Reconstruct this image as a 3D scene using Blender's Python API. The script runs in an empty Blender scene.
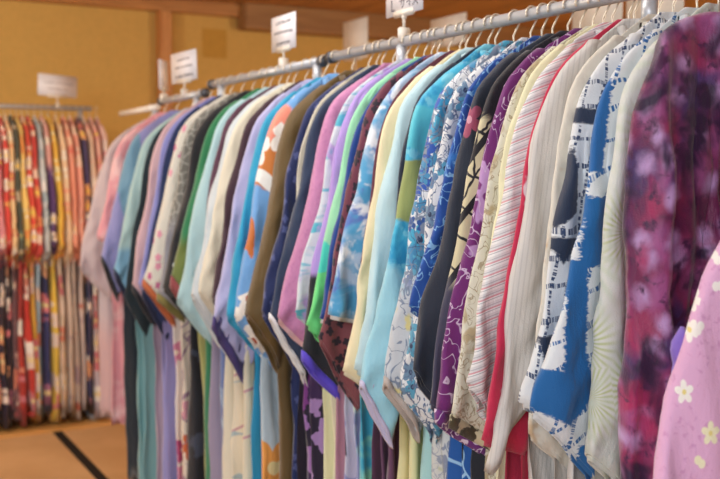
import bpy, bmesh, math, random
from mathutils import Vector, Matrix, noise
C = bpy.context.scene.collection
S = bpy.context.scene
PI = math.pi

# ------------------------------------------------------------------ camera
cam = bpy.data.cameras.new('camera'); camo = bpy.data.objects.new('camera', cam); C.objects.link(camo)
camo.location = (0, -1.39, 1.5)
view = Vector((-0.876, 0.482, -math.tan(math.radians(3.98)))).normalized()
camo.rotation_euler = view.to_track_quat('-Z', 'Y').to_euler()
cam.lens = 50; cam.sensor_width = 36; cam.clip_start = 0.05
cam.dof.use_dof = True; cam.dof.focus_distance = 1.85; cam.dof.aperture_fstop = 4.0
S.camera = camo
# ------------------------------------------------------------------ world, lights, exposure
w = bpy.data.worlds.new('world'); S.world = w; w.use_nodes = True
w.node_tree.nodes['Background'].inputs[0].default_value = (0.80, 0.88, 1.0, 1)
w.node_tree.nodes['Background'].inputs[1].default_value = 0.46
S.view_settings.view_transform = 'Standard'; S.view_settings.look = 'None'
S.view_settings.exposure = 0.08; S.view_settings.gamma = 1.0; S.view_settings.use_curve_mapping = False

def area(name, loc, target, size, power, col, sy=None):
    l = bpy.data.lights.new(name, 'AREA'); l.energy = power; l.color = col
    l.shape = 'RECTANGLE'; l.size = size; l.size_y = sy or size
    o = bpy.data.objects.new(name, l); C.objects.link(o); o.location = loc
    o.rotation_euler = (Vector(target) - Vector(loc)).to_track_quat('-Z', 'Y').to_euler()
    return o
def lamp(name, loc, power, col, r=0.15):
    l = bpy.data.lights.new(name, 'POINT'); l.energy = power; l.color = col; l.shadow_soft_size = r
    o = bpy.data.objects.new(name, l); C.objects.link(o); o.location = loc
    return o
area('window_daylight', (0.7, -3.3, 2.65), (-1.9, 0, 1.35), 2.6, 118, (0.92, 0.96, 1.0), 1.8)
area('aisle_fill_light', (-2.4, -0.75, 2.66), (-2.4, -0.4, 0), 1.6, 24, (1.0, 0.95, 0.88), 0.7)  # added overhead fill for the kimono shoulders, no fixture modelled
lamp('warm_fill_light', (-2.6, 2.9, 2.15), 125, (1.0, 0.84, 0.62))  # added warm fill out of view, brightens ceiling boards and back of room
lamp('warm_fill_light', (-4.7, -1.95, 2.15), 78, (1.0, 0.88, 0.70))  # second added warm fill, out of view, for ceiling and left wall

# ------------------------------------------------------------------ node helper
def lin(h):
    if isinstance(h, tuple): r, g, b = h
    else: r, g, b = int(h[0:2], 16)/255, int(h[2:4], 16)/255, int(h[4:6], 16)/255
    f = lambda c: c/12.92 if c <= 0.04045 else ((c+0.055)/1.055)**2.4
    return (f(r), f(g), f(b), 1)

class G:
    def __init__(s, name):
        s.m = bpy.data.materials.new(name); s.m.use_nodes = True; s.t = s.m.node_tree
        s.b = s.t.nodes['Principled BSDF']
        s.tc = s.t.nodes.new('ShaderNodeTexCoord')
    def n(s, typ, **k):
        d = s.t.nodes.new(typ)
        for a, v in k.items(): setattr(d, a, v)
        return d
    def put(s, sock, v):
        if isinstance(v, bpy.types.NodeSocket): s.t.links.new(v, sock)
        else: sock.default_value = v
    def M(s, op, a, b=0.0, c=0.0):
        d = s.n('ShaderNodeMath', operation=op); s.put(d.inputs[0], a); s.put(d.inputs[1], b); s.put(d.inputs[2], c)
        return d.outputs[0]
    def mix(s, f, a, b):
        d = s.n('ShaderNodeMix', data_type='RGBA'); s.put(d.inputs[0], f); s.put(d.inputs[6], a); s.put(d.inputs[7], b)
        return d.outputs[2]
    def comb(s, x, y, z=0.0):
        d = s.n('ShaderNodeCombineXYZ'); s.put(d.inputs[0], x); s.put(d.inputs[1], y); s.put(d.inputs[2], z)
        return d.outputs[0]
    def sep(s, v):
        d = s.n('ShaderNodeSeparateXYZ'); s.put(d.inputs[0], v); return d.outputs
    def vm(s, op, a, b):
        d = s.n('ShaderNodeVectorMath', operation=op); s.put(d.inputs[0], a); s.put(d.inputs[1], b); return d.outputs[0]
    def noise(s, v, sc, det=2.0, rough=0.5, dist=0.0):
        d = s.n('ShaderNodeTexNoise'); s.put(d.inputs['Vector'], v); d.inputs['Scale'].default_value = sc
        d.inputs['Detail'].default_value = det; d.inputs['Roughness'].default_value = rough; d.inputs['Distortion'].default_value = dist
        return d.outputs[0]
    def vor(s, v, sc, feat='F1', rnd=1.0):
        d = s.n('ShaderNodeTexVoronoi', feature=feat, voronoi_dimensions='2D'); s.put(d.inputs['Vector'], v)
        d.inputs['Scale'].default_value = sc; d.inputs['Randomness'].default_value = rnd
        return d
    def step(s, x, a, b):      # smoothstep a..b
        d = s.n('ShaderNodeMapRange', interpolation_type='SMOOTHSTEP'); s.put(d.inputs[0], x)
        s.put(d.inputs[1], a); s.put(d.inputs[2], b); return d.outputs[0]

def cloth(name, base, layers=(), rough=0.8, weave=900, sheen=0.25, crease=0.35):
    g = G(name); P = g.sep(g.tc.outputs['Object'])
    u = g.M('ADD', g.M('MULTIPLY', P[1], -1.0), g.M('MULTIPLY', P[0], -0.9)); zz = P[2]
    uv = g.comb(u, zz)
    rs = random.Random(name)
    col = None
    def prep(seed): return g.vm('ADD', uv, (seed*3.17, seed*1.91, 0.0))
    big = g.noise(g.comb(g.M('MULTIPLY', u, 5.0), g.M('MULTIPLY', zz, 1.6), P[0]), 2.0, 2)
    b = lin(base)
    col = g.mix(big, tuple(c*0.94 for c in b[:3])+(1,), tuple(min(1, c*1.06) for c in b[:3])+(1,))
    for i, L in enumerate(layers):
        k = L[0]; sd = rs.uniform(1, 9)
        if k == 'stripe':        # angle, period, duty, colour
            a, per, duty, cc = L[1:]
            q = g.M('ADD', g.M('MULTIPLY', u, math.cos(a)/per), g.M('MULTIPLY', zz, math.sin(a)/per))
            f = g.M('LESS_THAN', g.M('FRACT', g.M('ADD', q, sd)), duty)
        elif k == 'noise':       # scale, threshold, softness, colour, (su, sz)
            sc, th, so, cc = L[1:5]; st = L[5] if len(L) > 5 else (1, 1)
            v = g.comb(g.M('MULTIPLY', u, st[0]), g.M('MULTIPLY', zz, st[1]), sd)
            f = g.step(g.noise(v, sc, 3, 0.55, 0.4), th-so, th+so)
        elif k == 'stroke':      # iso-lines of a noise: scale, halfwidth, colour
            sc, hw, cc = L[1:]
            v = g.vm('ADD', uv, (sd, -sd, sd))
            f = g.M('SUBTRACT', 1.0, g.step(g.M('ABSOLUTE', g.M('SUBTRACT', g.noise(v, sc, 1.5, 0.6, 1.2), 0.5)), hw*0.5, hw))
        elif k == 'cells':       # outlines between cells: scale, width, colour
            sc, wd, cc = L[1:]
            v = prep(sd); v = g.vm('ADD', v, g.comb(g.M('MULTIPLY', g.noise(v, sc*1.3), 0.35/sc*2), 0.0))
            f = g.M('SUBTRACT', 1.0, g.step(g.vor(v, sc, 'DISTANCE_TO_EDGE').outputs['Distance'], wd*0.5, wd))
        elif k == 'flowers':     # scale, radius (cell units), petals, colours, density, centre colour
            sc, R, pet, cols, dens, cen = L[1:]
            v = prep(sd); vo = g.vor(v, sc, 'F1', 0.75)
            dv = g.sep(g.vm('SUBTRACT', g.vm('SCALE', v, (0, 0, 0)) if False else v, vo.outputs['Position']))
            dist = g.M('MULTIPLY', g.M('SQRT', g.M('ADD', g.M('MULTIPLY', dv[0], dv[0]), g.M('MULTIPLY', dv[1], dv[1]))), sc)
            rc = g.sep(vo.outputs['Color'])
            ang = g.M('ADD', g.M('ARCTAN2', dv[1], dv[0]), g.M('MULTIPLY', rc[2], 6.0))
            rad = g.M('MULTIPLY_ADD', g.M('ABSOLUTE', g.M('COSINE', g.M('MULTIPLY', ang, pet/2))), R*0.5, R*0.5)
            f = g.M('SUBTRACT', 1.0, g.step(g.M('SUBTRACT', dist, rad), -0.02, 0.02))
            f = g.M('MULTIPLY', f, g.M('LESS_THAN', rc[0], dens))
            cc = lin(cols[0])
            for j, c2 in enumerate(cols[1:]):
                cc = g.mix(g.M('GREATER_THAN', rc[1], (j+1)/len(cols)), cc, lin(c2))
            if cen: cc = g.mix(g.M('LESS_THAN', dist, R*0.22), cc, lin(cen))
            col = g.mix(f, col, cc); continue
        elif k == 'blotch':      # coloured cells: scale, colours, keep
            sc, cols, keep = L[1:]
            v = prep(sd); v = g.vm('ADD', v, g.comb(g.M('MULTIPLY', g.noise(v, sc*1.7, 3), 0.9/sc), g.M('MULTIPLY', g.noise(v, sc*1.9, 3), 0.9/sc)))
            rc = g.sep(g.vor(v, sc).outputs['Color']); cc = lin(cols[0])
            for j, c2 in enumerate(cols[1:]): cc = g.mix(g.M('GREATER_THAN', rc[1], (j+1)/len(cols)), cc, lin(c2))
            col = g.mix(g.M('LESS_THAN', rc[0], keep), col, cc); continue
        elif k == 'patch':       # o, z, ro, rz, angle, colour, raggedness
            o_, z_, ro, rz, an, cc, rag = L[1:]
            du = g.M('SUBTRACT', g.M('MULTIPLY', P[1], -1.0), o_); dz = g.M('SUBTRACT', zz, z_)
            ca, sa = math.cos(an), math.sin(an)
            a1 = g.M('DIVIDE', g.M('ADD', g.M('MULTIPLY', du, ca), g.M('MULTIPLY', dz, sa)), ro)
            a2 = g.M('DIVIDE', g.M('SUBTRACT', g.M('MULTIPLY', dz, ca), g.M('MULTIPLY', du, sa)), rz)
            rr = g.M('ADD', g.M('SQRT', g.M('ADD', g.M('MULTIPLY', a1, a1), g.M('MULTIPLY', a2, a2))),
                     g.M('MULTIPLY', g.M('SUBTRACT', g.noise(g.vm('MULTIPLY', uv, (12.0, 60.0, 0.0)), 2.0, 3, 0.7), 0.5), rag))
            f = g.M('SUBTRACT', 1.0, g.step(rr, 0.93, 1.07))
        elif k == 'poly':        # ragged convex patch through points (o, z)
            pts, cc, rag = L[1:]
            o2 = g.M('MULTIPLY', P[1], -1.0); f = None
            cx = sum(p[0] for p in pts)/len(pts); cz = sum(p[1] for p in pts)/len(pts)
            jag = g.M('MULTIPLY', g.M('SUBTRACT', g.noise(g.vm('MULTIPLY', uv, (25.0, 90.0, 0.0)), 2.0, 3, 0.7), 0.5), rag)
            for (ax, az), (bx, bz) in zip(pts, pts[1:]+pts[:1]):
                nx, nz = bz-az, -(bx-ax); ln = math.hypot(nx, nz); nx /= ln; nz /= ln
                if nx*(cx-ax)+nz*(cz-az) < 0: nx, nz = -nx, -nz
                d = g.M('ADD', g.M('MULTIPLY', o2, nx), g.M('MULTIPLY_ADD', zz, nz, -(nx*ax+nz*az)))
                f = d if f is None else g.M('MINIMUM', f, d)
            f = g.step(g.M('ADD', f, jag), -0.002, 0.003)
        elif k == 'low':         # below z: colour (optionally soft)
            z_, so, cc = L[1:]
            f = g.M('SUBTRACT', 1.0, g.step(zz, z_-so, z_+so))
        elif k == 'burst':       # radiating fine lines around scattered centres: scale, lines, colour, reach
            sc, nl, cc, reach = L[1:]
            v = prep(sd); vo = g.vor(v, sc, 'F1', 0.8)
            dv = g.sep(g.vm('SUBTRACT', v, vo.outputs['Position']))
            dist = g.M('MULTIPLY', g.M('SQRT', g.M('ADD', g.M('MULTIPLY', dv[0], dv[0]), g.M('MULTIPLY', dv[1], dv[1]))), sc)
            ang = g.M('ARCTAN2', dv[1], dv[0])
            ln = g.M('POWER', g.M('ABSOLUTE', g.M('SINE', g.M('MULTIPLY', ang, nl))), 3.0)
            f = g.M('MULTIPLY', ln, g.M('SUBTRACT', 1.0, g.step(dist, reach*0.4, reach)))
        elif k == 'blobs':       # soft round pale mottles of dye: scale, inner, outer, colour
            sc, r0, r1, cc = L[1:]
            v = prep(sd); v = g.vm('ADD', v, g.comb(g.M('MULTIPLY', g.noise(v, sc*2, 3), 0.5/sc), g.M('MULTIPLY', g.noise(v, sc*2.2, 3), 0.5/sc)))
            f = g.M('SUBTRACT', 1.0, g.step(g.M('MULTIPLY', g.vor(v, sc, 'F1', 0.85).outputs['Distance'], 1.0), r0, r1))
        elif k == 'tie':         # rows of short dark dashes of tie-dye: angle, period, colour
            a, per, cc = L[1:]
            q = g.M('ADD', g.M('MULTIPLY', u, math.cos(a)/per), g.M('MULTIPLY', zz, math.sin(a)/per))
            q = g.M('ADD', q, g.M('MULTIPLY', g.noise(uv, 14.0, 2), 0.9))
            r = g.M('ADD', g.M('MULTIPLY', u, -math.sin(a)*170), g.M('MULTIPLY', zz, math.cos(a)*170))
            f = g.M('MULTIPLY', g.M('LESS_THAN', g.M('FRACT', q), 0.17), g.step(g.noise(g.comb(r, g.M('FLOOR', q)), 1.0, 2), 0.44, 0.54))
        else: raise Exception(k)
        col = g.mix(f, col, lin(cc))
    g.put(g.b.inputs['Base Color'], col)
    g.b.inputs['Roughness'].default_value = rough
    g.b.inputs['Sheen Weight'].default_value = sheen
    g.b.inputs['Specular IOR Level'].default_value = 0.3
    h = g.M('ADD', g.M('MULTIPLY', g.noise(g.comb(P[0], P[1], g.M('MULTIPLY', zz, 0.35)), 22.0, 3, 0.6, 0.6), crease),
            g.M('MULTIPLY', g.noise(g.tc.outputs['Object'], weave*0.5, 1), 0.05))
    bp = g.n('ShaderNodeBump'); bp.inputs['Strength'].default_value = 0.8; bp.inputs['Distance'].default_value = 0.018
    g.put(bp.inputs['Height'], h); g.put(g.b.inputs['Normal'], bp.outputs[0])
    return g.m

def plain(name, c, rough=0.6, metal=0.0, spec=0.5, bump=None):
    g = G(name); g.b.inputs['Base Color'].default_value = lin(c)
    g.b.inputs['Roughness'].default_value = rough; g.b.inputs['Metallic'].default_value = metal
    nz = g.noise(g.tc.outputs['Object'], 30.0, 2)
    base = lin(c); g.put(g.b.inputs['Base Color'], g.mix(nz, tuple(x*0.9 for x in base[:3])+(1,), tuple(min(1, x*1.08) for x in base[:3])+(1,)))
    g.b.inputs['Specular IOR Level'].default_value = spec
    if bump:
        bp = g.n('ShaderNodeBump'); bp.inputs['Strength'].default_value = bump[1]; bp.inputs['Distance'].default_value = 0.01
        g.put(bp.inputs['Height'], g.noise(g.tc.outputs['Object'], bump[0], 4)); g.put(g.b.inputs['Normal'], bp.outputs[0])
    return g.m

def wood(name, c1, c2, axis=0, scale=6.0, rough=0.5, boards=None):
    g = G(name); P = g.sep(g.tc.outputs['Object'])
    st = [9.0, 9.0, 9.0]; st[axis] = 0.7
    v = g.comb(g.M('MULTIPLY', P[0], st[0]), g.M('MULTIPLY', P[1], st[1]), g.M('MULTIPLY', P[2], st[2]))
    f = g.step(g.noise(v, scale*0.3, 4, 0.6, 0.8), 0.35, 0.65)
    col = g.mix(f, lin(c1), lin(c2))
    if boards:
        ax, per = boards
        fr = g.M('FRACT', g.M('DIVIDE', P[ax], per))
        col = g.mix(g.M('LESS_THAN', fr, 0.03), col, tuple(x*0.35 for x in lin(c1)[:3])+(1,))
    g.put(g.b.inputs['Base Color'], col); g.b.inputs['Roughness'].default_value = rough
    return g.m

# ------------------------------------------------------------------ mesh helper
def link(name, bm, mat, parent=None, loc=(0, 0, 0), smooth=True):
    me = bpy.data.meshes.new(name)
    bmesh.ops.recalc_face_normals(bm, faces=bm.faces)
    bm.to_mesh(me); bm.free()
    if smooth: me.polygons.foreach_set('use_smooth', [True]*len(me.polygons))
    if mat: me.materials.append(mat)
    o = bpy.data.objects.new(name, me); C.objects.link(o); o.location = loc
    if parent: o.parent = parent
    return o
def empty(name, loc, rz=0):
    o = bpy.data.objects.new(name, None); C.objects.link(o); o.location = loc; o.rotation_euler = (0, 0, rz)
    o.empty_display_size = 0.1
    return o
def tag(o, label, cat, group=None):
    o['label'] = label; o['category'] = cat
    if group: o['group'] = group
    return o
def struct(o): o['kind'] = 'structure'; return o
def box(bm, a, b, bev=0.0):
    x0, y0, z0 = a; x1, y1, z1 = b
    r = bmesh.ops.create_cube(bm, size=1)
    bmesh.ops.transform(bm, matrix=Matrix.Translation(((x0+x1)/2, (y0+y1)/2, (z0+z1)/2)) @ Matrix.Diagonal((x1-x0, y1-y0, z1-z0, 1)), verts=r['verts'])
    if bev:
        es = list({e for v in r['verts'] for e in v.link_edges})
        bmesh.ops.bevel(bm, geom=es, offset=bev, segments=2, affect='EDGES')
    return bm
def tube(bm, pts, r, seg=8, cap=True):
    pts = [Vector(p) for p in pts]; rings = []
    up = None
    for i, p in enumerate(pts):
        d = (pts[min(i+1, len(pts)-1)] - pts[max(i-1, 0)]).normalized()
        if up is None:
            up = d.orthogonal().normalized()
        else:
            up = (up - d*up.dot(d)).normalized()
        s = d.cross(up)
        rr = r[i] if isinstance(r, (list, tuple)) else r
        rings.append([bm.verts.new(p + up*math.cos(2*PI*k/seg)*rr + s*math.sin(2*PI*k/seg)*rr) for k in range(seg)])
    for a, b in zip(rings, rings[1:]):
        for k in range(seg): bm.faces.new((a[k], a[(k+1) % seg], b[(k+1) % seg], b[k]))
    if cap: bm.faces.new(rings[0][::-1]); bm.faces.new(rings[-1])
    return bm
def B(): return bmesh.new()

# ================================================================== the room
wall_m = plain('ochre_plaster', 'D6AE62', 0.9, 0, 0.2, (60, 0.25))
ceil_m = wood('ceiling_boards', 'AE7E4C', 'C6965E', 0, 6, 0.6, (1, 0.45))
post_m = wood('cedar_post', 'C07E3E', 'D89A58', 2, 6, 0.45)
beam_m = wood('cedar_beam', 'A97038', 'C88C4C', 1, 6, 0.5)
dark_m = wood('dark_beam', '94693E', 'A87C4C', 1, 6, 0.55)
sill_m = wood('floor_board', 'C99250', 'D8A462', 1, 6, 0.4)
def tatami():
    g = G('tatami'); P = g.sep(g.tc.outputs['Object'])
    f = g.M('ABSOLUTE', g.M('SINE', g.M('MULTIPLY', P[0], 700.0)))
    n1 = g.noise(g.tc.outputs['Object'], 3.0, 3)
    c = g.mix(g.step(n1, 0.35, 0.65), lin('CBA272'), lin('D6AE7E'))
    g.put(g.b.inputs['Base Color'], g.mix(g.M('MULTIPLY', f, 0.25), c, lin('A97E50'))); g.b.inputs['Roughness'].default_value = 0.7
    return g.m
tat = tatami()
struct(link('floor', box(B(), (-7.1, -5.0, -0.1), (2.5, 5.1, 0.0)), tat, smooth=False))
struct(link('ceiling', box(B(), (-7.1, -3.0, 2.70), (2.5, 5.1, 2.78)), ceil_m, smooth=False))
struct(link('wall_left', box(B(), (-7.1, -5.0, 0.0), (-6.95, 5.1, 2.70)), wall_m, smooth=False))
struct(link('wall_back', box(B(), (-6.95, 5.0, 0.0), (2.5, 5.1, 2.70)), wall_m, smooth=False))
border = plain('black_cloth_border', '26221F', 0.85, 0, 0.2)
struct(link('trim_1', box(B(), (-5.78, -0.215, 0.0), (2.4, -0.165, 0.004)), border, smooth=False))
struct(link('trim_2', box(B(), (-5.78, -2.05, 0.0), (2.4, -2.0, 0.004)), border, smooth=False))
struct(link('trim_3', box(B(), (-6.95, -4.9, 0.0), (-5.78, 5.0, 0.018), 0.003), sill_m, smooth=False))
struct(link('trim_4', box(B(), (-6.95, -4.9, 2.61), (-6.86, 5.0, 2.70), 0.006), beam_m, smooth=False))
# wall post
k = (360-166)/1000; F = 6.9/(0.876+0.482*k)
struct(link('trim_5', box(B(), (-6.95, -1.39+F*(0.482-0.876*k)-0.045, 0.018), (-6.85, -1.39+F*(0.482-0.876*k)+0.045, 2.61), 0.008), post_m, smooth=False))
# lower boxed ceiling over the right part of the room
struct(link('trim_6', box(B(), (-6.95, 1.40, 2.52), (-6.78, 5.0, 2.70), 0.01), dark_m, smooth=False))
sq = plain('pale_ochre_patch', 'C79A48', 0.9, 0, 0.2)
def on_wall(x, y, X=-6.95):
    k = (360-x)/1000; F = (-X)/(0.876+0.482*k)
    return -1.39+F*(0.482-0.876*k), 1.5+(170-y)*F/1002
ya, za = on_wall(204, 30); yb, zb = on_wall(228, 60)
struct(link('trim_7', box(B(), (-6.95, ya, zb), (-6.947, yb, za)), sq, smooth=False))

# ================================================================== racks
steel = plain('brushed_steel', 'BDC0C6', 0.38, 0.35)
white_pl = plain('white_plastic', 'EFE9DF', 0.4)
clear_pl = plain('frosted_plastic', 'E4DCD0', 0.3)
wire_m = plain('cream_wire', 'E2D6C2', 0.3, 0.35)
dark_wire = plain('dark_steel', '55565C', 0.4, 0.5)
RZ = 1.838
def rack(x0, x1, z, posts, label, Y=0.0, r=0.0138, foot=(-0.24, 0.24), ends=True, mat=None):
    root = empty('clothes_rack', ((x0+x1)/2, Y, 0)); cx = (x0+x1)/2
    link('rail', tube(B(), [(x0-cx, 0, z), (x1-cx, 0, z)], r, 20), mat or steel, root)
    for x in (x0, x1):
        if ends: link('rail_cap', tube(B(), [(x-cx-0.012, 0, z), (x-cx+0.012, 0, z)], r*1.35, 16), dark_wire, root)
    for x in posts:
        p = link('post', tube(B(), [(x-cx, 0, 0.06), (x-cx, 0, z-r*0.6)], 0.0125, 16), steel, root)
        link('joint_sleeve', tube(B(), [(x-cx, 0, z-0.075), (x-cx, 0, z-0.012)], 0.0155, 16), steel, p)
        f = link('foot', box(B(), (x-cx-0.02, foot[0], 0.03), (x-cx+0.02, foot[1], 0.06), 0.006), steel, root)
        for s in (foot[0]+.02, foot[1]-.02):
            bm = B(); tube(bm, [(x-cx-0.012, s, 0.016), (x-cx+0.012, s, 0.016)], 0.0155, 16)
            link('caster', bm, dark_wire, f)
    tag(root, label, 'clothes rack'); return root
rack(-2.70, 0.2, RZ, (-1.401, -2.296), 'long steel clothes rack with grey rail and post nearest the camera')
rack(-3.72, -2.76, RZ-0.006, (-2.799, -3.625), 'middle steel clothes rack whose rail starts behind the thicker grey rail joint')
rack(-4.36, -3.80, RZ-0.033, (-3.90,), 'short steel rack section behind the sign with three lines', foot=(-0.06, 0.42))
rd = rack(-5.02, -4.42, RZ-0.055, (-4.455,), 'white topped rack at the far end of the kimono row', foot=(-0.06, 0.42), ends=False, mat=white_pl, r=0.014)
rear = rack(-5.05, -1.6, 1.80, (-1.8, -3.3, -4.95), 'rear steel rack hidden behind the kimono row, carrying blank sign cards', Y=1.2)
# left rack runs along Y
LX = -6.1; LZ = 1.868
lr = empty('clothes_rack', (LX, -0.55, 0), PI/2)
link('rail', tube(B(), [(-0.95, 0, LZ), (0.67, 0, LZ)], 0.015, 16), steel, lr)
for x in (-0.93, 0.60):
    link('post', tube(B(), [(x, 0, 0.07), (x, 0, LZ-0.01)], 0.012, 12), steel, lr)
    link('foot', box(B(), (x-0.02, -0.22, 0.019), (x+0.02, 0.22, 0.07), 0.006), steel, lr)
tag(lr, 'short steel rack of bright floral kimono against the ochre wall', 'clothes rack')

# ================================================================== hangers
def hanger_meshes():
    pts = []
    r = 0.0170
    for i in range(15):
        a = math.radians(-150 + i*(-255/14))*-1      # wire loops over the rail
        a = math.radians(205 - i*(250/14))
        pts.append((0, -r*math.cos(a)*-1*-1, r*math.sin(a)))
    pts = [(0, -p[1], p[2]) for p in pts]
    pts += [(0, -0.004, -0.040), (0, 0.0, -0.075)]
    hk = tube(B(), pts, 0.0021, 8)
    bar = B()
    arm = [(0, s*o, z) for s in (1,) for o, z in ((0.17, -0.185), (0.14, -0.158), (0.09, -0.120), (0.04, -0.090), (0, -0.075), (-0.04, -0.090), (-0.09, -0.120), (-0.14, -0.158), (-0.17, -0.185))]
    tube(bar, arm, [0.004, 0.005, 0.0055, 0.006, 0.007, 0.006, 0.0055, 0.005, 0.004], 8)
    low = tube(bar, [(0, 0.168, -0.186), (0, 0, -0.19), (0, -0.168, -0.186)], 0.003, 6)
    return hk, bar
_h = None
def hanger(loc, rz, label, group):
    global _h
    if _h is None:
        root = empty('clothes_hanger', loc, rz)
        hk, bar = hanger_meshes()
        a = link('hook', hk, wire_m, root); b = link('shoulder_bar', bar, clear_pl, root)
        _h = (root, a, b)
    else:
        root = _h[0].copy(); C.objects.link(root); root.location = loc; root.rotation_euler = (0, 0, rz)
        for q in _h[1:]:
            c = q.copy(); C.objects.link(c); c.parent = root
    tag(root, label, 'hanger', group)
    return root

# ================================================================== kimono
def interp(tab, v):
    # tab: list of (v, o, z), Catmull-Rom over v
    n = len(tab)
    if v <= tab[0][0]: return Vector(tab[0][1:])
    if v >= tab[-1][0]: return Vector(tab[-1][1:])
    for i in range(n-1):
        if tab[i][0] <= v <= tab[i+1][0]: break
    p1, p2 = Vector(tab[i][1:]), Vector(tab[i+1][1:])
    p0 = Vector(tab[max(i-1, 0)][1:]); p3 = Vector(tab[min(i+2, n-1)][1:])
    t = (v-tab[i][0])/(tab[i+1][0]-tab[i][0])
    m1 = (p2-p0)*0.5*(0.0 if i == 0 else 1) + (p2-p1)*(1.0 if i == 0 else 0)
    m2 = (p3-p1)*0.5
    if i+2 > n-1: m2 = p2-p1
    t2, t3 = t*t, t*t*t
    return p1*(2*t3-3*t2+1) + m1*(t3-2*t2+t) + p2*(-2*t3+3*t2) + m2*(t3-t2)

PH = [0.0]
def sgnpow(s, p): return math.copysign(abs(s)**p, s)
def ring(bm, pin, pout, th, side, seed, N, amp, grow=0.0, xoff=0.0, fold=0.13, bulge=0.7, crs=0.6):
    vs = []
    for k in range(N):
        a = 2*PI*k/N; c, s = math.cos(a), math.sin(a)
        q = 0.5+0.5*sgnpow(c, 0.9)
        q = -grow + q*(1+2*grow)
        p = pin.lerp(pout, q)
        wv = amp*math.sin(p.x*2*PI/fold + PH[0] + p.y*1.1) + amp*0.6*math.sin(p.x*2*PI/(fold*0.43) + PH[0]*0.7 - p.y*2.0)
        nz = noise.noise(Vector((p.x*5, p.y*3.2, seed*11.3)))
        n2 = noise.noise(Vector((p.x*16, p.y*9, seed*5.3+k*0.02)))
        x = th*0.5*sgnpow(s, bulge)*(1+0.25*nz) + wv + amp*0.9*nz + xoff + amp*0.8*n2
        x += crs*(0.0035*math.sin((p.x*1.0+p.y*0.8)*95+seed*13)*noise.noise(Vector((p.x*9, p.y*7, seed*4)))*2)
        o = p.x + 0.008*noise.noise(Vector((seed*9, p.y*6, 3.1))) * (0.4+q)
        vs.append(bm.verts.new((x, -side*o, p.y)))
    return vs
def bridge(bm, rs):
    for a, b in zip(rs, rs[1:]):
        n = len(a)
        for k in range(n): bm.faces.new((a[k], a[(k+1) % n], b[(k+1) % n], b[k]))

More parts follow.
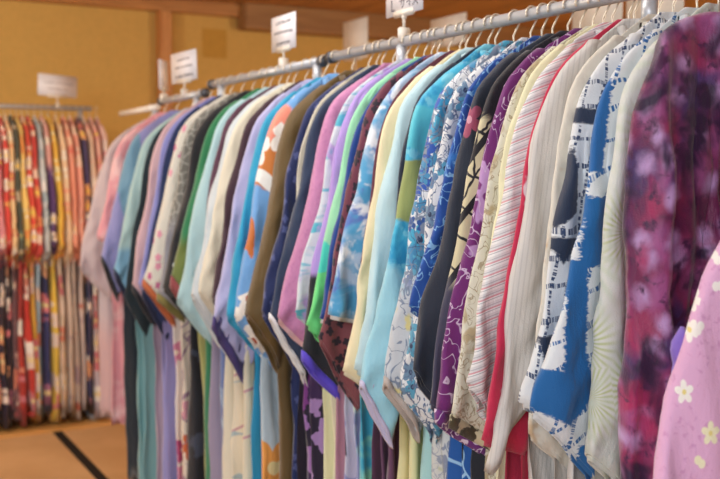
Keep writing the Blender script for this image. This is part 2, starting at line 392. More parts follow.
def kimono(loc, rz, mat, label, th=0.045, seed=1.0, c1=(0.335, -0.68), c2=(0.17, -0.90), lining=None, cuff=0.010,
           trim=None, hem=-1.46, body_th=None, flare=0.27, low_mat=None, group=None, detail=1.0, amp=1.0, back=True,
           collar_mat=None, twist=0.0, outer=None, lowfold=0.13, sw=0.0, lowlen=0.0):
    zb = loc[2] + hem
    PH[0] += 0.45
    root = empty('kimono', (loc[0], loc[1], zb), rz)
    L = (0, 0, -hem)
    bth = body_th or th*0.92
    # ---- body
    ot = [(0, 0.028, -0.052), (0.03, 0.088, -0.088), (0.07, 0.148, -0.138), (0.12, 0.192, -0.205), (0.20, 0.218, -0.32), (0.35, 0.235, -0.52), (0.6, 0.245, -0.85), (1, flare, hem)]
    bm = B(); rs = []; NR = int(34*detail); N = int(44*detail)
    for i in range(NR+1):
        v = (i/NR)**1.25
        p = interp(ot, v); q = Vector((-p.x, p.y))
        t_ = th*0.45 + (bth-th*0.45)*min(1, max(0, (-p.y-0.92)/0.22))
        if p.y > -0.16: t_ *= 0.75
        am = 0.004 + 0.010*min(1, max(0, (-p.y-0.25)/0.9))
        rs.append(ring(bm, q, p, t_, 1, seed, N, am*amp*min(1.3, th/0.045+0.2), xoff=twist*v, fold=lowfold))
    bridge(bm, rs); bm.faces.new(rs[0][::-1])
    # hem turned in
    r2 = []
    for vv in rs[-1]: r2.append(bm.verts.new((vv.co.x*0.8, vv.co.y*0.985, vv.co.z+0.03)))
    bridge(bm, [rs[-1], r2])
    bo = link('body', bm, mat, root, L)
    if low_mat:
        bo.data.materials.append(low_mat)
        for pf in bo.data.polygons:
            if pf.center.z < -0.62: pf.material_index = 1
    # ---- sleeves
    for side in ((1, -1) if back else (1,)):
        if side == -1 and detail < 0.8: continue
        o1 = list(c1); o2 = list(c2)
        if side == -1: o1 = [0.33, -0.68]; o2 = [0.18, -0.9]
        out = outer if (outer and side == 1) else [(0.0, 0.105, -0.096), (0.08, 0.160, -0.138), (0.17, 0.207, -0.200), (0.33, 0.243+sw*0.3, -0.32), (0.66, 0.25+(o1[0]-0.245)*0.45+sw, -0.31+(o1[1]+0.31)*0.52), (1.0, o1[0], o1[1])]
        inn = [(0.0, 0.08, -0.100), (0.17, 0.105, -0.20), (0.4, 0.105, -0.36), (0.7, min(0.10, o2[0]), -0.36+(o2[1]+0.36)*0.45), (1.0, o2[0], o2[1])]
        bm = B(); rs = []; NR = int((36 if side == 1 else 16)*detail); N = int((40 if side == 1 else 20)*detail)
        def row(v, grow=0.0, tf=1.0, dz=0.0):
            po = interp(out, v); pi = interp(inn, v)
            po = po.copy(); pi = pi.copy(); po.y += dz; pi.y += dz
            t_ = th*(0.55+0.45*min(1, v*2.2))*tf
            # the wrist corner pinches
            if v > 0.9: t_ *= 1-0.25*(v-0.9)/0.1
            return ring(bm, pi, po, t_, side, seed+0.37, N, (0.003+0.006*v)*amp*min(1.3, th/0.045+0.2), grow, fold=0.16, crs=0.5+1.3*v*v)
        for i in range(NR+1): rs.append(row(i/NR))
        rs.append(row(1.0, -0.03, 0.75)); rs.append(row(0.95, -0.05, 0.72))
        bridge(bm, rs); bm.faces.new(rs[0][::-1])
        sl = link('sleeve', bm, mat, root, L)
        if side == 1:
            bm = B(); rs = [row(0.985, -0.035, 0.7)]
            if cuff > 0.012:
                rs.append(row(1.0, -0.02, 0.8)); rs.append(row(1.0, 0.02, 1.03, -cuff*0.08))
                rs.append(row(1.0, 0.03, 1.04, -cuff)); rs.append(row(1.0, -0.02, 0.7, -cuff*0.95))
            else:
                rs.append(row(1.0, -0.03, 0.74, -cuff)); rs.append(row(1.0, -0.06, 0.55, -cuff*0.8))
            rs.append(row(0.93, -0.08, 0.55))
            bridge(bm, rs)
            link('lining', bm, lining or mat, sl)
    # ---- collar band: round the neck and down the near face
    bm = B(); rs = []
    pts = [(-0.008, 0.045, -0.095), (0.0, 0.040, -0.064), (0.012, 0.036, -0.09), (th*0.32, 0.030, -0.16), (th*0.36, 0.012, -0.32), (th*0.38, -0.01, -0.55)]
    for x, o, z in pts:
        hw = 0.010 if z > -0.1 else 0.024
        rs.append([bm.verts.new(v) for v in ((x-0.005, -o-hw, z-0.006), (x+0.005, -o-hw, z-0.006), (x+0.005, -o+hw, z), (x-0.005, -o+hw, z))])
    bridge(bm, rs); bm.faces.new(rs[0][::-1]); bm.faces.new(rs[-1])
    link('collar', bm, collar_mat or lining or mat, root, L)
    tag(root, label, 'kimono', group)
    return root

W = '3A3F4A'
def lp(name, c): return cloth(name, c, (), 0.75)
L_black = lp('lining_black', '20242E'); L_white = lp('lining_white', 'E4E6E8'); L_navy = lp('lining_navy', '232C4C')
L_purple = lp('lining_purple', '4A3F78'); L_red = lp('lining_redbrown', '8E4648'); L_lav = lp('lining_lavender', 'C2BEDD')
L_violet = lp('lining_violet', '5A48C8'); L_blue = lp('lining_blue', '3C7FB8'); L_cream = lp('lining_cream', 'E8E2C4')
L_pink = lp('lining_pink', 'E0B7BE')

# t, thickness, colour, layers, short description, options
K = [
 (4.56, .085, 'C3B4B8', [('noise', 14, .66, .04, 'B97A86'), ('low', -1.0, .1, 'C8A6A8')], 'dusty grey-pink kimono with faint red marks, last one at the far end of the row', dict(c1=(.34, -.72), c2=(.16, -.92), th2=1)),
 (4.33, .06, 'E29CA6', [('noise', 9, .6, .1, 'F0C8C8')], 'salmon pink kimono whose shoulder shows behind the dusty grey-pink one', dict(c1=(.25, -.6), c2=(.12, -.7))),
 (4.17, .075, '8F8FC4', [('patch', .22, -.25, .05, .3, 0, '6D98B4', .3)], 'lavender and steel blue kimono with a black turned cuff', dict(c1=(.345, -.665), c2=(.235, -.86), lining=L_black, cuff=.03, low='1C2834')),
 (3.97, .07, 'A3C3C4', [('low', -.62, .02, '7DAECB')], 'pale aqua kimono with navy lined sleeve beside the lavender one', dict(c1=(.345, -.70), c2=(.20, -.93), lining=L_navy, cuff=.035, low='7FAEB4')),
 (3.86, .025, '1F3038', [], 'narrow black-green kimono behind the beige-pink one', dict(c1=(.30, -.80), c2=(.2, -1.0), low='82B2B6')),
 (3.75, .05, 'C9A9B0', [], 'beige-pink kimono with lilac lower half, far part of the row', dict(c1=(.32, -.77), c2=(.2, -.95), lining=L_black, cuff=.03, low='B7A3B4')),
 (3.66, .045, '8D8FCC', [], 'periwinkle blue kimono between the beige-pink and the white petal one', dict(c1=(.32, -.76), c2=(.2, -.9), low='A29CCB')),
 (3.60, .02, '25345E', [], 'thin strip of dark navy kimono beside the white petal one', dict(c1=(.31, -.78), c2=(.19, -1.0), lining=L_navy, cuff=.03, low='9996CC')),
 (3.545, .075, 'D3D1C6', [('flowers', 24, .38, 5, ['D892A8', 'C05C8C'], .22, None)], 'off-white kimono scattered with small pink petals', dict(c1=(.34, -.73), c2=(.19, -.93), lining=lp('lining_orange', 'B36038'), cuff=.03, low=('E6DED8', [('flowers', 9, .45, 6, ['B8487E', 'D687A8'], .6, 'F0E0D0')]))),
 (3.43, .05, '77756E', [('cells', 30, .1, 'A9A8A0'), ('low', -.52, .05, '8F8F96')], 'grey mottled kimono wedged beside the black one with white flowers', dict(c1=(.31, -.77), c2=(.18, -.9), lining=lp('lining_olive', '7C7440'), cuff=.03, low=('E4D6C4', [('flowers', 10, .5, 5, ['C8673C', 'D99AA8', 'A8B890'], .7, 'B8484A'), ('stroke', 9, .03, '9A7A90')]))),
 (3.335, .07, '1E1F24', [('flowers', 12, .5, 5, ['DDE6EC', 'B8C8D4'], .22, '2A2A2E')], 'black kimono with small white flowers low on its sleeve', dict(c1=(.335, -.74), c2=(.2, -.9), low=('1D1F28', [('noise', 8, .62, .02, '3A4154')]))),
 (3.235, .055, '2F7A50', [('low', -.57, .03, '6B7A3E')], 'emerald green kimono with an olive sleeve end', dict(c1=(.325, -.69), c2=(.18, -.92), lining=L_red, cuff=.045, low='A8A868')),
 (3.175, .06, 'A9CCD2', [], 'pale aqua kimono directly right of the emerald green one', dict(c1=(.33, -.76), c2=(.19, -.95), low='2E7A55')),
 (3.09, .03, '5B3A4C', [], 'thin strip of plum kimono between the pale aqua and silver ones', dict(c1=(.285, -.74), c2=(.2, -.8), low='9A90A8')),
 (3.045, .08, 'BFCBD2', [('noise', 8, .55, .12, 'D0D8DC')], 'silver-grey plain kimono with a pale blue edge', dict(c1=(.335, -.73), c2=(.19, -.96), low=('6C7EB0', [('noise', 6, .55, .06, '8A6C98'), ('noise', 7, .62, .04, '9DB8D4')]))),
 (2.985, .06, 'DCD6C2', [], 'plain cream kimono left of the dark brown strip', dict(c1=(.315, -.72), c2=(.19, -.9))),
 (2.895, .05, '402A36', [], 'dark brown kimono showing as a narrow strip left of the lavender one', dict(c1=(.30, -.72), c2=(.2, -.9), low=('E6DCC4', [('stripe', 1.2, .16, .05, 'C79AA0'), ('stroke', 4, .02, 'A8BCC0')]))),
 (2.835, .045, 'B4B2DA', [], 'lavender kimono with a broad dark purple cuff', dict(c1=(.355, -.77), c2=(.20, -.99), lining=L_purple, cuff=.045, low=('E8DFC6', [('stripe', 1.3, .14, .06, 'CFA0A8'), ('noise', 5, .64, .03, '8FB09A')]))),
 (2.765, .05, '2E9CC6', [('flowers', 10, .35, 5, ['E8E8E0'], .2, None)], 'turquoise kimono left of the sky blue floral one', dict(c1=(.325, -.76), c2=(.18, -.92), low='2690BE')),
 (2.70, .075, '6FA4DC', [('patch', .215, -.20, .06, .075, .3, 'E8907C', .4), ('patch', .215, -.325, .05, .075, .3, 'C87A3C', .3), ('patch', .235, -.37, .05, .018, .9, 'E8EAE8', .2), ('patch', .29, -.50, .012, .09, 0, 'C4703A', .4), ('flowers', 11, .6, 4, ['F0ECE6'], .30, 'B0563A')], 'sky blue kimono with coral, orange and white flowers', dict(c1=(.335, -.76), c2=(.17, -.95), low=('B9CCD8', [('flowers', 6, .6, 5, ['E88F7C', 'E8A050', 'D8E4EC', '6FA4DC'], .8, 'E8D8A0')]))),
 (2.60, .095, '5E4A26', [], 'plain olive brown kimono with a small row of pale stitches', dict(c1=(.345, -.74), c2=(.19, -.955), lining=lp('lining_brown', '5E4A26'), low='5D4A28', rough=.6)),
 (2.47, .045, '1F2C5C', [('flowers', 30, .35, 4, ['4A5488'], .3, None)], 'deep navy kimono right of the olive brown one', dict(c1=(.315, -.72), c2=(.19, -.93))),
 (2.425, .014, 'D8D2C0', [], 'very thin strip of ivory kimono between two navy ones', dict(c1=(.285, -.74), c2=(.2, -.8), low='2A2434')),
 (2.395, .045, '2C3C58', [], 'dark slate blue kimono with a white edged sleeve end, left of the mauve pink one', dict(c1=(.345, -.72), c2=(.19, -.95), lining=L_white, cuff=.018, low=('241C34', [('blotch', 22, ['7A3A86', '9A70B0', '3A2450'], .6)]))),
 (2.335, .06, 'C484B0', [('noise', 90, .58, .1, 'BA7AA8')], 'plain mauve pink kimono', dict(c1=(.335, -.72), c2=(.20, -.87), lining=L_pink, low=('241C34', [('blotch', 24, ['7A3A86', 'A080B8', '3A2450'], .6)]))),
 (2.268, .030, 'CFD8E2', [('noise', 8, .55, .03, '58B4CC', (.3, 2.2)), ('noise', 9, .6, .05, 'B8A0D8')], 'white kimono with aqua brush streaks between mauve pink and lilac', dict(c1=(.31, -.7), c2=(.2, -.84), low='E2E2B8')),
 (2.227, .045, 'B093DC', [], 'plain lilac kimono with a black sleeve end and bright violet cuff', dict(c1=(.315, -.79), c2=(.2, -.95), low='E8E4C2', lining=L_violet, cuff=.03, extra=('low', -.60, .01, '24262E'))),
 (2.180, .04, '9ADDB4', [('low', -.56, .02, '6CDC84'), ('patch', .3, -.55, .03, .04, 0, '48D4C0', .3)], 'mint green kimono turning bright green at the sleeve', dict(c1=(.315, -.72), c2=(.19, -.88), low=('B48498', []))),
 (2.145, .035, '16408C', [], 'royal blue kimono with white piping, right of the mint green one', dict(c1=(.30, -.70), c2=(.18, -.8), lining=L_white, low=('CBC8DE', [('stroke', 6, .05, '9A98C8'), ('noise', 6, .6, .08, 'B8D4DC')]))),
 (2.118, .045, '6E3648', [('low', -.60, .02, '7E464E'), ('flowers', 40, .5, 4, ['2C2230'], .7, None)], 'maroon kimono with small black dots', dict(c1=(.32, -.74), c2=(.2, -.98), low=('C4C4DC', [('stroke', 5, .06, '9698C4'), ('noise', 6, .62, .08, 'C8E0D8')]))),
 (2.068, .06, 'A9C4E0', [('noise', 13, .48, .08, '4FA0D0', (.6, 1.2)), ('noise', 15, .55, .06, 'E4ECF4'), ('noise', 11, .62, .05, '5878C0')], 'sky and white clouded kimono, left of the cream one', dict(c1=(.33, -.68), c2=(.2, -.76), lining=L_white, low=('9ADFC0', [('noise', 5, .5, .04, '40A8C8')]))),
 (2.020, .012, '6A3A4C', [], 'very thin strip of wine red kimono beside the cream one', dict(c1=(.29, -.76), c2=(.2, -.82), low='66425E')),
 (1.995, .04, 'EADFB8', [], 'pale butter cream kimono left of the pale blue one', dict(c1=(.325, -.80), c2=(.2, -.93), lining=L_cream, cuff=.008, low='6E4A68')),
 (1.953, .06, 'BCDDE6', [], 'pale ice blue kimono with a black seam line', dict(c1=(.31, -.79), c2=(.18, -.92), low='6A4664')),
 (1.905, .03, '222C40', [], 'dark slate kimono showing as a narrow band left of the turquoise one', dict(c1=(.315, -.80), c2=(.2, -.9), sw=-.03, low='E8E2AE')),
 (1.878, .05, '48B8DC', [('noise', 20, .52, .08, '2E9CCC'), ('noise', 26, .6, .06, '78CCE4'), ('patch', .22, -.385, .09, .07, 0, '9AA868', .25), ('patch', .2, -.25, .09, .05, .3, '58C4D8', .4), ('patch', .30, -.78, .08, .24, 0, '9CD4E6', .1)], 'bright turquoise kimono with an olive green patch at the shoulder', dict(c1=(.365, -.80), c2=(.25, -.99), lining=L_lav, cuff=.018, low='EDE9B4')),
 (1.810, .058, 'DFE5EB', [('stroke', 30, .03, '56668A'), ('flowers', 17, .72, 5, ['2F8CBC', '48A8CC', '3058B0', '5FB0CC'], .75, '2A3A5A'), ('flowers', 33, .6, 5, ['3058A0', '4A90BC'], .45, None), ('cells', 34, .035, '4C5C80')], 'white kimono drawn with blue and turquoise leaves', dict(c1=(.335, -.78), c2=(.21, -.97), lining=lp('lining_greige', 'B4AAA4'), cuff=.02, low='ACDCDC', extra=('low', -.58, .05, 'C4CCD4'), extra2=[('stroke', 20, .03, '7C8CA4'), ('noise', 9, .68, .03, 'D8CE90')])),
 (1.750, .05, 'DCE0E4', [('flowers', 24, .62, 5, ['5880A8', '6C8CA8', '58A0C0'], .45, '2A3A5A'), ('stroke', 34, .04, '5C7090'), ('noise', 16, .64, .02, '58A0C0')], 'white kimono densely printed with blue-grey scrolls, ending in grey leaves', dict(c1=(.31, -.80), c2=(.19, -1.0), low=('D6D9D6', [('stroke', 16, .045, '98A2B4'), ('noise', 9, .62, .04, 'B4BE88'), ('noise', 8, .66, .03, 'D8CC84'), ('stroke', 30, .03, 'B0B8C4')]))),
 (1.712, .035, '1C4C9E', [('stroke', 24, .03, '7FB0E0'), ('noise', 14, .62, .03, '2F74C4')], 'royal blue kimono with light blue line pattern left of the charcoal one', dict(c1=(.29, -.62), c2=(.19, -.75), low=('CFD6D8', [('stroke', 18, .05, '8C98B0'), ('noise', 9, .62, .04, 'B8C08C')]))),
 (1.677, .05, '262E3E', [('flowers', 12, .45, 5, ['9C4A68'], .25, 'C890A4')], 'charcoal navy kimono with a few dusky pink flowers', dict(c1=(.32, -.74), c2=(.19, -.95), low=('1E5AA6', [('cells', 9, .04, '9CC8EC'), ('noise', 8, .6, .03, '174488')]))),
 (1.628, .042, '23222C', [('patch', .27, -.42, .13, .20, 0, 'CFC7A4', .12), ('stripe', .8, .07, .22, '1E1E26'), ('cells', 17, .07, '1E1E26'), ('low', -.56, .02, '45445A')], 'black kimono with bold cream zigzag figures', dict(c1=(.31, -.80), c2=(.19, -.93), low=('1F58A4', [('cells', 9, .04, '9CC8EC')]))),
 (1.590, .04, '6E2470', [('noise', 9, .60, .01, 'B890C8'), ('stroke', 18, .016, 'C8B0D0')], 'magenta purple kimono with white line figures and bandana cuff', dict(c1=(.34, -.80), c2=(.17, -.955), lining=cloth('lining_bandana', '6A2C78', [('stroke', 30, .05, 'D8C8E0')]), cuff=.03, low='20242E')),
 (1.553, .030, 'D6D4C4', [('noise', 12, .60, .03, 'B8A888'), ('stroke', 30, .02, 'A89C84')], 'ivory kimono with tan flecks right of the magenta one', dict(c1=(.32, -.80), c2=(.2, -.92), lining=cloth('lining_leopard', 'CFC8A8', [('noise', 30, .5, .03, '4A4230')]), cuff=.03)),
 (1.522, .03, 'E6E4BE', [], 'pale lemon kimono showing only at the shoulder left of the striped one', dict(c1=(.28, -.62), c2=(.2, -.7))),
 (1.497, .05, 'D4D4D8', [('stripe', 1.28, .020, .42, 'E6E6E8'), ('stripe', 1.28, .020, .14, 'D09AA4'), ('stripe', 1.28, .010, .16, 'B0B2BA')], 'white kimono with fine diagonal pink and grey stripes', dict(c1=(.335, -.73), c2=(.2, -.92), low='A82848')),
 (1.452, .026, 'C42A50', [('noise', 7, .64, .02, 'D8C4CC')], 'crimson red kimono between the striped and the silver-white one', dict(c1=(.31, -.83), c2=(.2, -.92), low=('B82848', [('noise', 6, .64, .02, 'E0C8C8')]))),
 (1.438, .050, 'CFCDCA', [('stripe', .15, .012, .3, 'C4C2C0')], 'silver-white crinkled kimono with the long pointed sleeve', dict(c1=(.30, -.885), c2=(.16, -.74), low=('D3D0CC', [('stripe', .1, .01, .3, 'C4C2BE')]))),
 (1.374, .03, 'DCD8CC', [('noise', 11, .62, .04, 'C8B090')], 'cream kimono with faint tan flowers left of the tie-dyed ones', dict(c1=(.295, -.80), c2=(.19, -.88), low='CFCBC6')),
 (1.340, .046, 'DDE3E8', [('tie', .2, .035, '34486C'), ('tie', 1.5, .05, '34486C'), ('poly', [(.17,-.10),(.22,-.10),(.26,-.22),(.215,-.22)], '2B3850', .01), ('poly', [(.18,-.235),(.29,-.22),(.29,-.25),(.18,-.262)], '2B3850', .01), ('poly', [(.235,-.285),(.27,-.27),(.30,-.40),(.29,-.445),(.235,-.41)], '2B3850', .012), ('poly', [(.23,-.455),(.30,-.45),(.265,-.50)], '2B3850', .01), ('poly', [(.28,-.62),(.31,-.62),(.31,-.74),(.28,-.74)], '2B3850', .012)], 'white tie-dyed kimono with black-navy diamonds', dict(c1=(.30, -.74), c2=(.19, -.85), low='D3D0CC')),
 (1.284, .036, 'DCE4EA', [('tie', .3, .05, '1D62A4'), ('tie', 1.2, .045, '1D62A4'), ('poly', [(.20,-.17),(.245,-.16),(.275,-.34),(.225,-.345)], '2468AC', .02), ('poly', [(.20,-.39),(.262,-.38),(.275,-.50),(.235,-.50)], '1D66A8', .02), ('poly', [(.262,-.485),(.292,-.485),(.318,-.69),(.262,-.70)], '1D66A8', .02), ('poly', [(.20,-.675),(.42,-.66),(.42,-.70),(.29,-.765)], '1D66A8', .012), ('poly', [(.16,-.81),(.27,-.80),(.27,-.95),(.16,-.95)], '1D66A8', .03)], 'white tie-dyed kimono with big bright blue bands', dict(c1=(.352, -.735), c2=(.185, -.91), low='D3D0CC', sw=-.006)),
 (1.236, .052, 'D3D8D4', [('burst', 6, 15, 'B4C08C', .55), ('burst', 5, 10, 'C8D2C4', .8)], 'white kimono with pale lime starburst dye', dict(c1=(.285, -.80), c2=(.17, -.90), low=('CFD4D0', [('burst', 6, 15, 'B4C08C', .55)]))),
]
for i, (t, th, c, lay, desc, o) in enumerate(K):
    if t > 2.5: t -= th*.35
    o = dict(o)
    low = o.pop('low', None); rough = o.pop('rough', .72); o.pop('th2', None)
    lay = list(lay)
    if 'extra' in o: lay.append(o.pop('extra'))
    lay += o.pop('extra2', [])
    m = cloth('kimono_cloth_%02d' % i, c, lay, rough)
    lm = None
    if low:
        # body cloth: the upper part is the colour of the sleeve, the lower part its own pattern
        if isinstance(low, tuple): lm = cloth('kimono_skirt_%02d' % i, low[0], low[1], rough)
        else: lm = cloth('kimono_skirt_%02d' % i, low, [], rough)
    o['hem'] = -1.42 if t > 4.25 else -1.63
    if t > 1.3 and not (th <= .03 and o['c1'][0] < .3): o['c1'] = (.332+(o['c1'][0]-.32)*.35+(.012 if t < 1.7 else 0), o['c1'][1]+.005); o['c2'] = (o['c2'][0]+.035, o['c2'][1]+(.06 if t < 2.3 else .035))
    sec = 'white' if t > 4.4 else 'far' if t > 3.75 else 'mid' if t > 2.73 else 'near'
    dz = {'white': -.055, 'far': -.033, 'mid': -.006, 'near': 0}[sec]
    seed = (i*0.618) % 1*3+0.2
    # shoulders of the body carry the sleeve cloth: yoke part over a skirt part is one cloth in the photo
    kimono((-t, 0, RZ+dz), 0, m, desc[0].lower()+desc[1:], th=th, seed=seed, low_mat=lm, collar_mat=m,
           body_th=th*1.0, group='kimono on the long row of racks', flare=.25 + .02*math.sin(i*2.1), **o)
    hanger((-t, 0, RZ+dz), 0, 'hanger holding the '+' '.join(desc.split()[:12]), 'hangers on the long row of racks')

# the large purple tie-dyed kimono at the near end
pm = cloth('purple_tie_dye', '6C2450', [('noise', 8, .50, .10, '98305C', (1, .8)), ('blobs', 12, .05, .6, 'A0548C'), ('noise', 7, .54, .08, '483066'), ('blobs', 15, .0, .40, 'BC98CC'), ('noise', 6, .60, .05, 'A82C60'), ('noise', 11, .56, .07, '30163A', (1.0, .9)), ('noise', 34, .62, .08, '4A2048')], .45)
kimono((-1.158, 0, RZ), 0, pm, 'large purple and magenta tie-dyed kimono at the near end of the row', th=.062, seed=2.13, c1=(.30, -.87), c2=(.16, -.78), body_th=.06, amp=2.3, collar_mat=pm, group='kimono on the long row of racks', lowfold=.09,
       outer=[(0, .13, -.086), (.08, .20, -.112), (.17, .25, -.165), (.33, .278, -.31), (.66, .285, -.55), (1, .30, -.87)])
hanger((-1.158, 0, RZ), 0, 'hanger holding the large purple and magenta tie-dyed kimono', 'hangers on the long row of racks')
pk = cloth('pink_blossom', 'E2B0D6', [('noise', 90, .62, .05, 'D49CC8'), ('flowers', 23, .40, 5, ['F0EAC8', 'F6F2EC', 'F0E4EC'], .50, 'E8D88C'), ('flowers', 30, .32, 2, ['F0EAC8', 'F6F0EC'], .30, None)], .75)
kimono((-.998, 0, RZ), 0, pk, 'pink kimono with small white blossoms in the lower right corner', th=.055, seed=1.6, c1=(.42, -.90), c2=(.2, -1.1), collar_mat=pk,
       outer=[(0, .125, -.094), (.08, .17, -.14), (.2, .20, -.24), (.4, .245, -.40), (.6, .30, -.55), (.85, .37, -.78), (1, .42, -.95)], group='kimono on the long row of racks')
pkr = [o for o in C.objects if o.get('label', '').startswith('pink kimono with small')][0]
bm = B(); ps = [(-.028+.002*math.sin(q), -.300+.004*math.cos(q*1.3), 1.275-.011*q) for q in range(10)]
tube(bm, [(x, y, z-pkr.location.z) for x, y, z in ps], [.003, .008, .011, .012, .012, .011, .011, .010, .009, .008], 20)
vf = link('lining', bm, cloth('lining_bright_violet', '8A70CC'), pkr); vf['label'] = 'violet fold of lining'
hanger((-.998, 0, RZ), 0, 'hanger holding the pink kimono with small white blossoms', 'hangers on the long row of racks')

# ------------------------------------------------------------------ left rack of floral kimono
def pale(h, f):
    return '%02X%02X%02X' % tuple(int(int(h[q:q+2], 16)*(1-f) + t*f) for q, t in ((0, 240), (2, 222), (4, 208)))
def Lcl(i, base, lay):
    lay = [tuple([pale(q, .15) for q in e] if isinstance(e, list) else e for e in L) for L in lay]
    return cloth('festive_cloth_%02d' % i, base, lay, .7)
FL = lambda sc, cols, d=.75, cen='F0D060', R=.5: ('flowers', sc, R, 5, cols, d, cen)
LK = [
 (-14, 'D84A3A', [FL(10, ['F4E8D8', 'E8A040'])], 'red kimono with cream flowers at the left picture edge', '2E2438'),
 (-6, 'E9A0A0', [FL(11, ['C83A48', 'F8ECE0'])], 'pink kimono with crimson flowers, second on the short rack from the left edge', '3A2C44'),
 (2, 'D8828C', [FL(12, ['F8ECE0', 'C43C50'])], 'rose kimono with white flowers left of the red one', '382C40'),
 (9, 'D93A30', [FL(12, ['F0C060', 'F8E8D8'], .5)], 'bright red kimono with gold flowers near the left edge', '342838'),
 (15, 'EAC890', [FL(12, ['E88858', 'F8F0E0', 'D86050'])], 'peach cream kimono with orange flowers', '7A5A62'),
 (21, '3C4438', [FL(12, ['B8A888', 'D88878', '5A7058'], .6)], 'dark green-black kimono with muted flowers', 'B03830'),
 (27, 'F0C868', [FL(12, ['F8F0E0', 'E88838'])], 'golden yellow kimono with white flowers, left of two red ones', 'C23A30'),
 (33, 'D8402E', [FL(12, ['F0A850', 'F8E0D0'])], 'vermilion kimono with orange flowers', 'D8A848'),
 (39, 'CF3A34', [FL(13, ['F4D8C0', 'E89050'], .6)], 'scarlet kimono with pale dots right of the vermilion one', 'A8C4D8'),
 (46, 'C6D2D6', [FL(12, ['E8F0F0', '9CB8C4'], .5, None)], 'pale blue-grey kimono on the short rack', '3A3C68'),
 (53, 'E8A8A0', [('low', -.35, .05, '5A3C70'), FL(13, ['F0E0D0'], .3)], 'kimono pink at the shoulder and purple below', 'E4C04C'),
 (60, 'F0C040', [FL(10, ['F8E8A8', 'F4A040'], .5)], 'plain golden yellow kimono under the white sign', 'D8C4B0'),
 (68, 'F0D0A8', [FL(11, ['F4A888', 'F8F0E0', 'F0C060'])], 'pale apricot kimono with peach flowers', 'D9C6B8'),
 (75, 'F09C80', [FL(12, ['F8C8A8', 'E86858'], .6)], 'coral kimono left of the navy floral one', 'DCCABC'),
 (82, 'F0A48C', [FL(12, ['F8D8C0', 'E07868'], .5)], 'salmon kimono with faint flowers beside the navy floral one', 'D4C0B8'),
 (89, '38305C', [FL(12, ['F0A860', 'F4E8D8', 'E0605A'], .75)], 'navy kimono with orange and white flowers', '3A3860'),
 (96, 'F2CDB0', [FL(10, ['F8E8D8', 'F0A898'], .6)], 'pale peach kimono right of the navy floral one', 'C8B8C0'),
 (103, 'F0B8A8', [FL(11, ['F8E0D8', 'E89890'], .5)], 'light pink kimono at the right end of the short rack', 'DCA8A8'),
 (110, 'ECC4B8', [FL(11, ['F8E4DC', 'D88890'], .5)], 'pale rose kimono, the very last on the short rack', 'E4B0A4'),
]
def lx(x):
    k = (360-x)/1000; F = 5.82/(0.876+0.482*k); return -1.39+F*(0.482-0.876*k)
for i, (x, c, lay, desc, low) in enumerate(LK):
    Y = lx(x)
    dark = low[0] in '23'
    lm_ = Lcl(50+i, low, [('noise', 10, .64, .03, 'C8705C'), ('noise', 8, .62, .04, 'B8A0A8')] if low[0] == 'D' and i > 11 else [FL(7 if dark else 8, ['D8707C', 'F0E4DC', '9A5A80', 'E8A070'] if dark else ['F4ECE0', 'D87860', 'E8D0C0', 'C86470'], .7, 'F0D8A0', .5)])
    kimono((LX, Y, LZ), PI/2, Lcl(i, pale(c, .12), lay), desc, th=.036, seed=i*.71+.3, low_mat=lm_, detail=.6, back=False,
           c1=(.31, -.80-.03*math.sin(i*1.7)), c2=(.18, -.93), body_th=.038, hem=-1.80 + .03*math.sin(i*2.3), flare=.27+.03*math.sin(i*1.3), amp=.8, group='floral kimono on the short rack')
    hanger((LX, Y, LZ), PI/2, 'hanger holding the '+' '.join(desc.split()[:12]), 'hangers on the short rack')

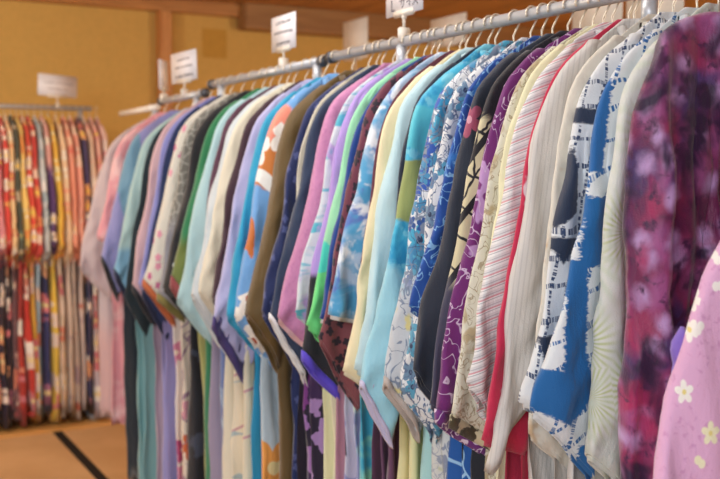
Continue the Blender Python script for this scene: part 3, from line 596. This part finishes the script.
# ================================================================== sign cards
card_m = plain('white_card', 'ECEAF0', 0.5); ink = plain('grey_ink', '5C5660', 0.7)
card_b = plain('cream_card', 'F6ECDD', 0.5)
def sign(base, h, w_, ch, face, tilt, label, lines, mat=None, text=None):
    """clip, stem, plate; base is the point on the rail"""
    root = empty('sign_holder', base, face)
    link('clip', box(B(), (-.007, -.017, -.020), (.007, .017, .020), .003), clear_pl, root)
    st = B(); tube(st, [(0, 0, .018), (0, 0, .024+h*.35), (0, 0, .024+h*.4), (0, 0, h+.004)], [.004, .004, .003, .003], 10)
    st = link('stem', st, clear_pl, root)
    bb = B(); bmesh.ops.create_uvsphere(bb, u_segments=12, v_segments=8, radius=.007)
    link('ball_joint', bb, clear_pl, st, (0, 0, .024+h*.42))
    link('grip', box(B(), (-w_*.26, -.006, h-.006), (w_*.26, .006, h+.012), .003), clear_pl, root)
    bm = B(); box(bm, (-w_/2, -.0015, 0), (w_/2, .0015, ch), .001)
    pl = link('card', bm, mat or card_m, root, (0, 0, h)); pl.rotation_euler = (0, tilt, 0)
    rs = random.Random(label)
    if lines:
        bm = B()
        for (zf, wf, hh) in lines:
            x = -w_*wf/2
            while x < w_*wf/2:
                gw = rs.uniform(.5, 1.0)*hh
                for q in range(2):
                    zz = ch*zf + rs.uniform(-.35, .35)*hh
                    box(bm, (x, -.0022, zz-hh*.12), (x+gw*.8, -.0015, zz+hh*.12))
                box(bm, (x+gw*.3, -.0022, ch*zf-hh*.4), (x+gw*.3+hh*.14, -.0015, ch*zf+hh*.4))
                x += gw*1.15
        link('lettering', bm, ink, pl, smooth=False)
    if text:
        for (s, fx, fz, size) in text:
            cu = bpy.data.curves.new('lettering', 'FONT'); cu.body = s; cu.size = size; cu.extrude = .0004
            tmp = bpy.data.objects.new('tmp', cu); C.objects.link(tmp); bpy.context.view_layer.update()
            me = bpy.data.meshes.new_from_object(tmp); bpy.data.objects.remove(tmp)
            o = bpy.data.objects.new('lettering', me); C.objects.link(o); o.parent = pl; me.materials.clear(); me.materials.append(ink)
            o.location = (fx*w_, -.0019, fz*ch); o.rotation_euler = (PI/2, 0, 0)
    tag(root, label, 'sign', 'sign cards clipped to the racks'); return root
facing = math.atan2(-0.876, -0.482) + PI/2 + PI      # card normal towards the aisle end
fz = math.atan2(0.876, 0.482)
FA = math.atan2(.482, -.876) - PI/2
sign((-3.05, 0, RZ+.012), .045, .19, .115, 0, .0, 'small white sign with three written lines above the middle rail', [(.80, .6, .012), (.52, .75, .012), (.20, .55, .009)])
sign((-2.285, 0, RZ+.017), .055, .185, .13, 0, .0, 'white size sign cut off by the top picture edge', None, text=[('L', -.36, .10, .045), ('\u30b5', -.12, .14, .034), ('\u30a4', .06, .14, .034), ('\u30ba', .22, .14, .034)])
sign((-4.05, 0, RZ-.02), .05, .20, .125, .22, -.05, 'white sign with three lines over the far rail, right of the wall post', [(.75, .5, .011), (.5, .65, .012), (.2, .65, .014)])
sign((-4.33, 0, RZ-.02), .035, .16, .13, -.55, .02, 'narrow white sign seen nearly edge on before the wooden post', [(.5, .3, .009), (.75, .3, .009)])
sign((LX, lx(56)+.08, LZ+.012), .055, .235, .125, PI/2+.12, .05, 'wide white sign above the floral kimono on the short rack', [(.62, .7, .010), (.35, .5, .008)])
sign((-4.76, 1.2, 1.812), .28, .27, .21, 0, .0, 'blank pale card sticking up behind the rail joint', None, card_b)
sign((-3.87, 1.2, 1.812), .26, .29, .13, 0, .0, 'wide blank cream card behind the hooks, right of the size sign', None, card_b)
sign((-2.88, 1.2, 1.812), .15, .27, .32, 0, .0, 'large blank cream board behind the hooks of the white kimono, left one', None, card_b)
sign((-2.59, 1.2, 1.812), .15, .27, .32, 0, .0, 'large blank cream board behind the hooks near the top right post', None, card_b)
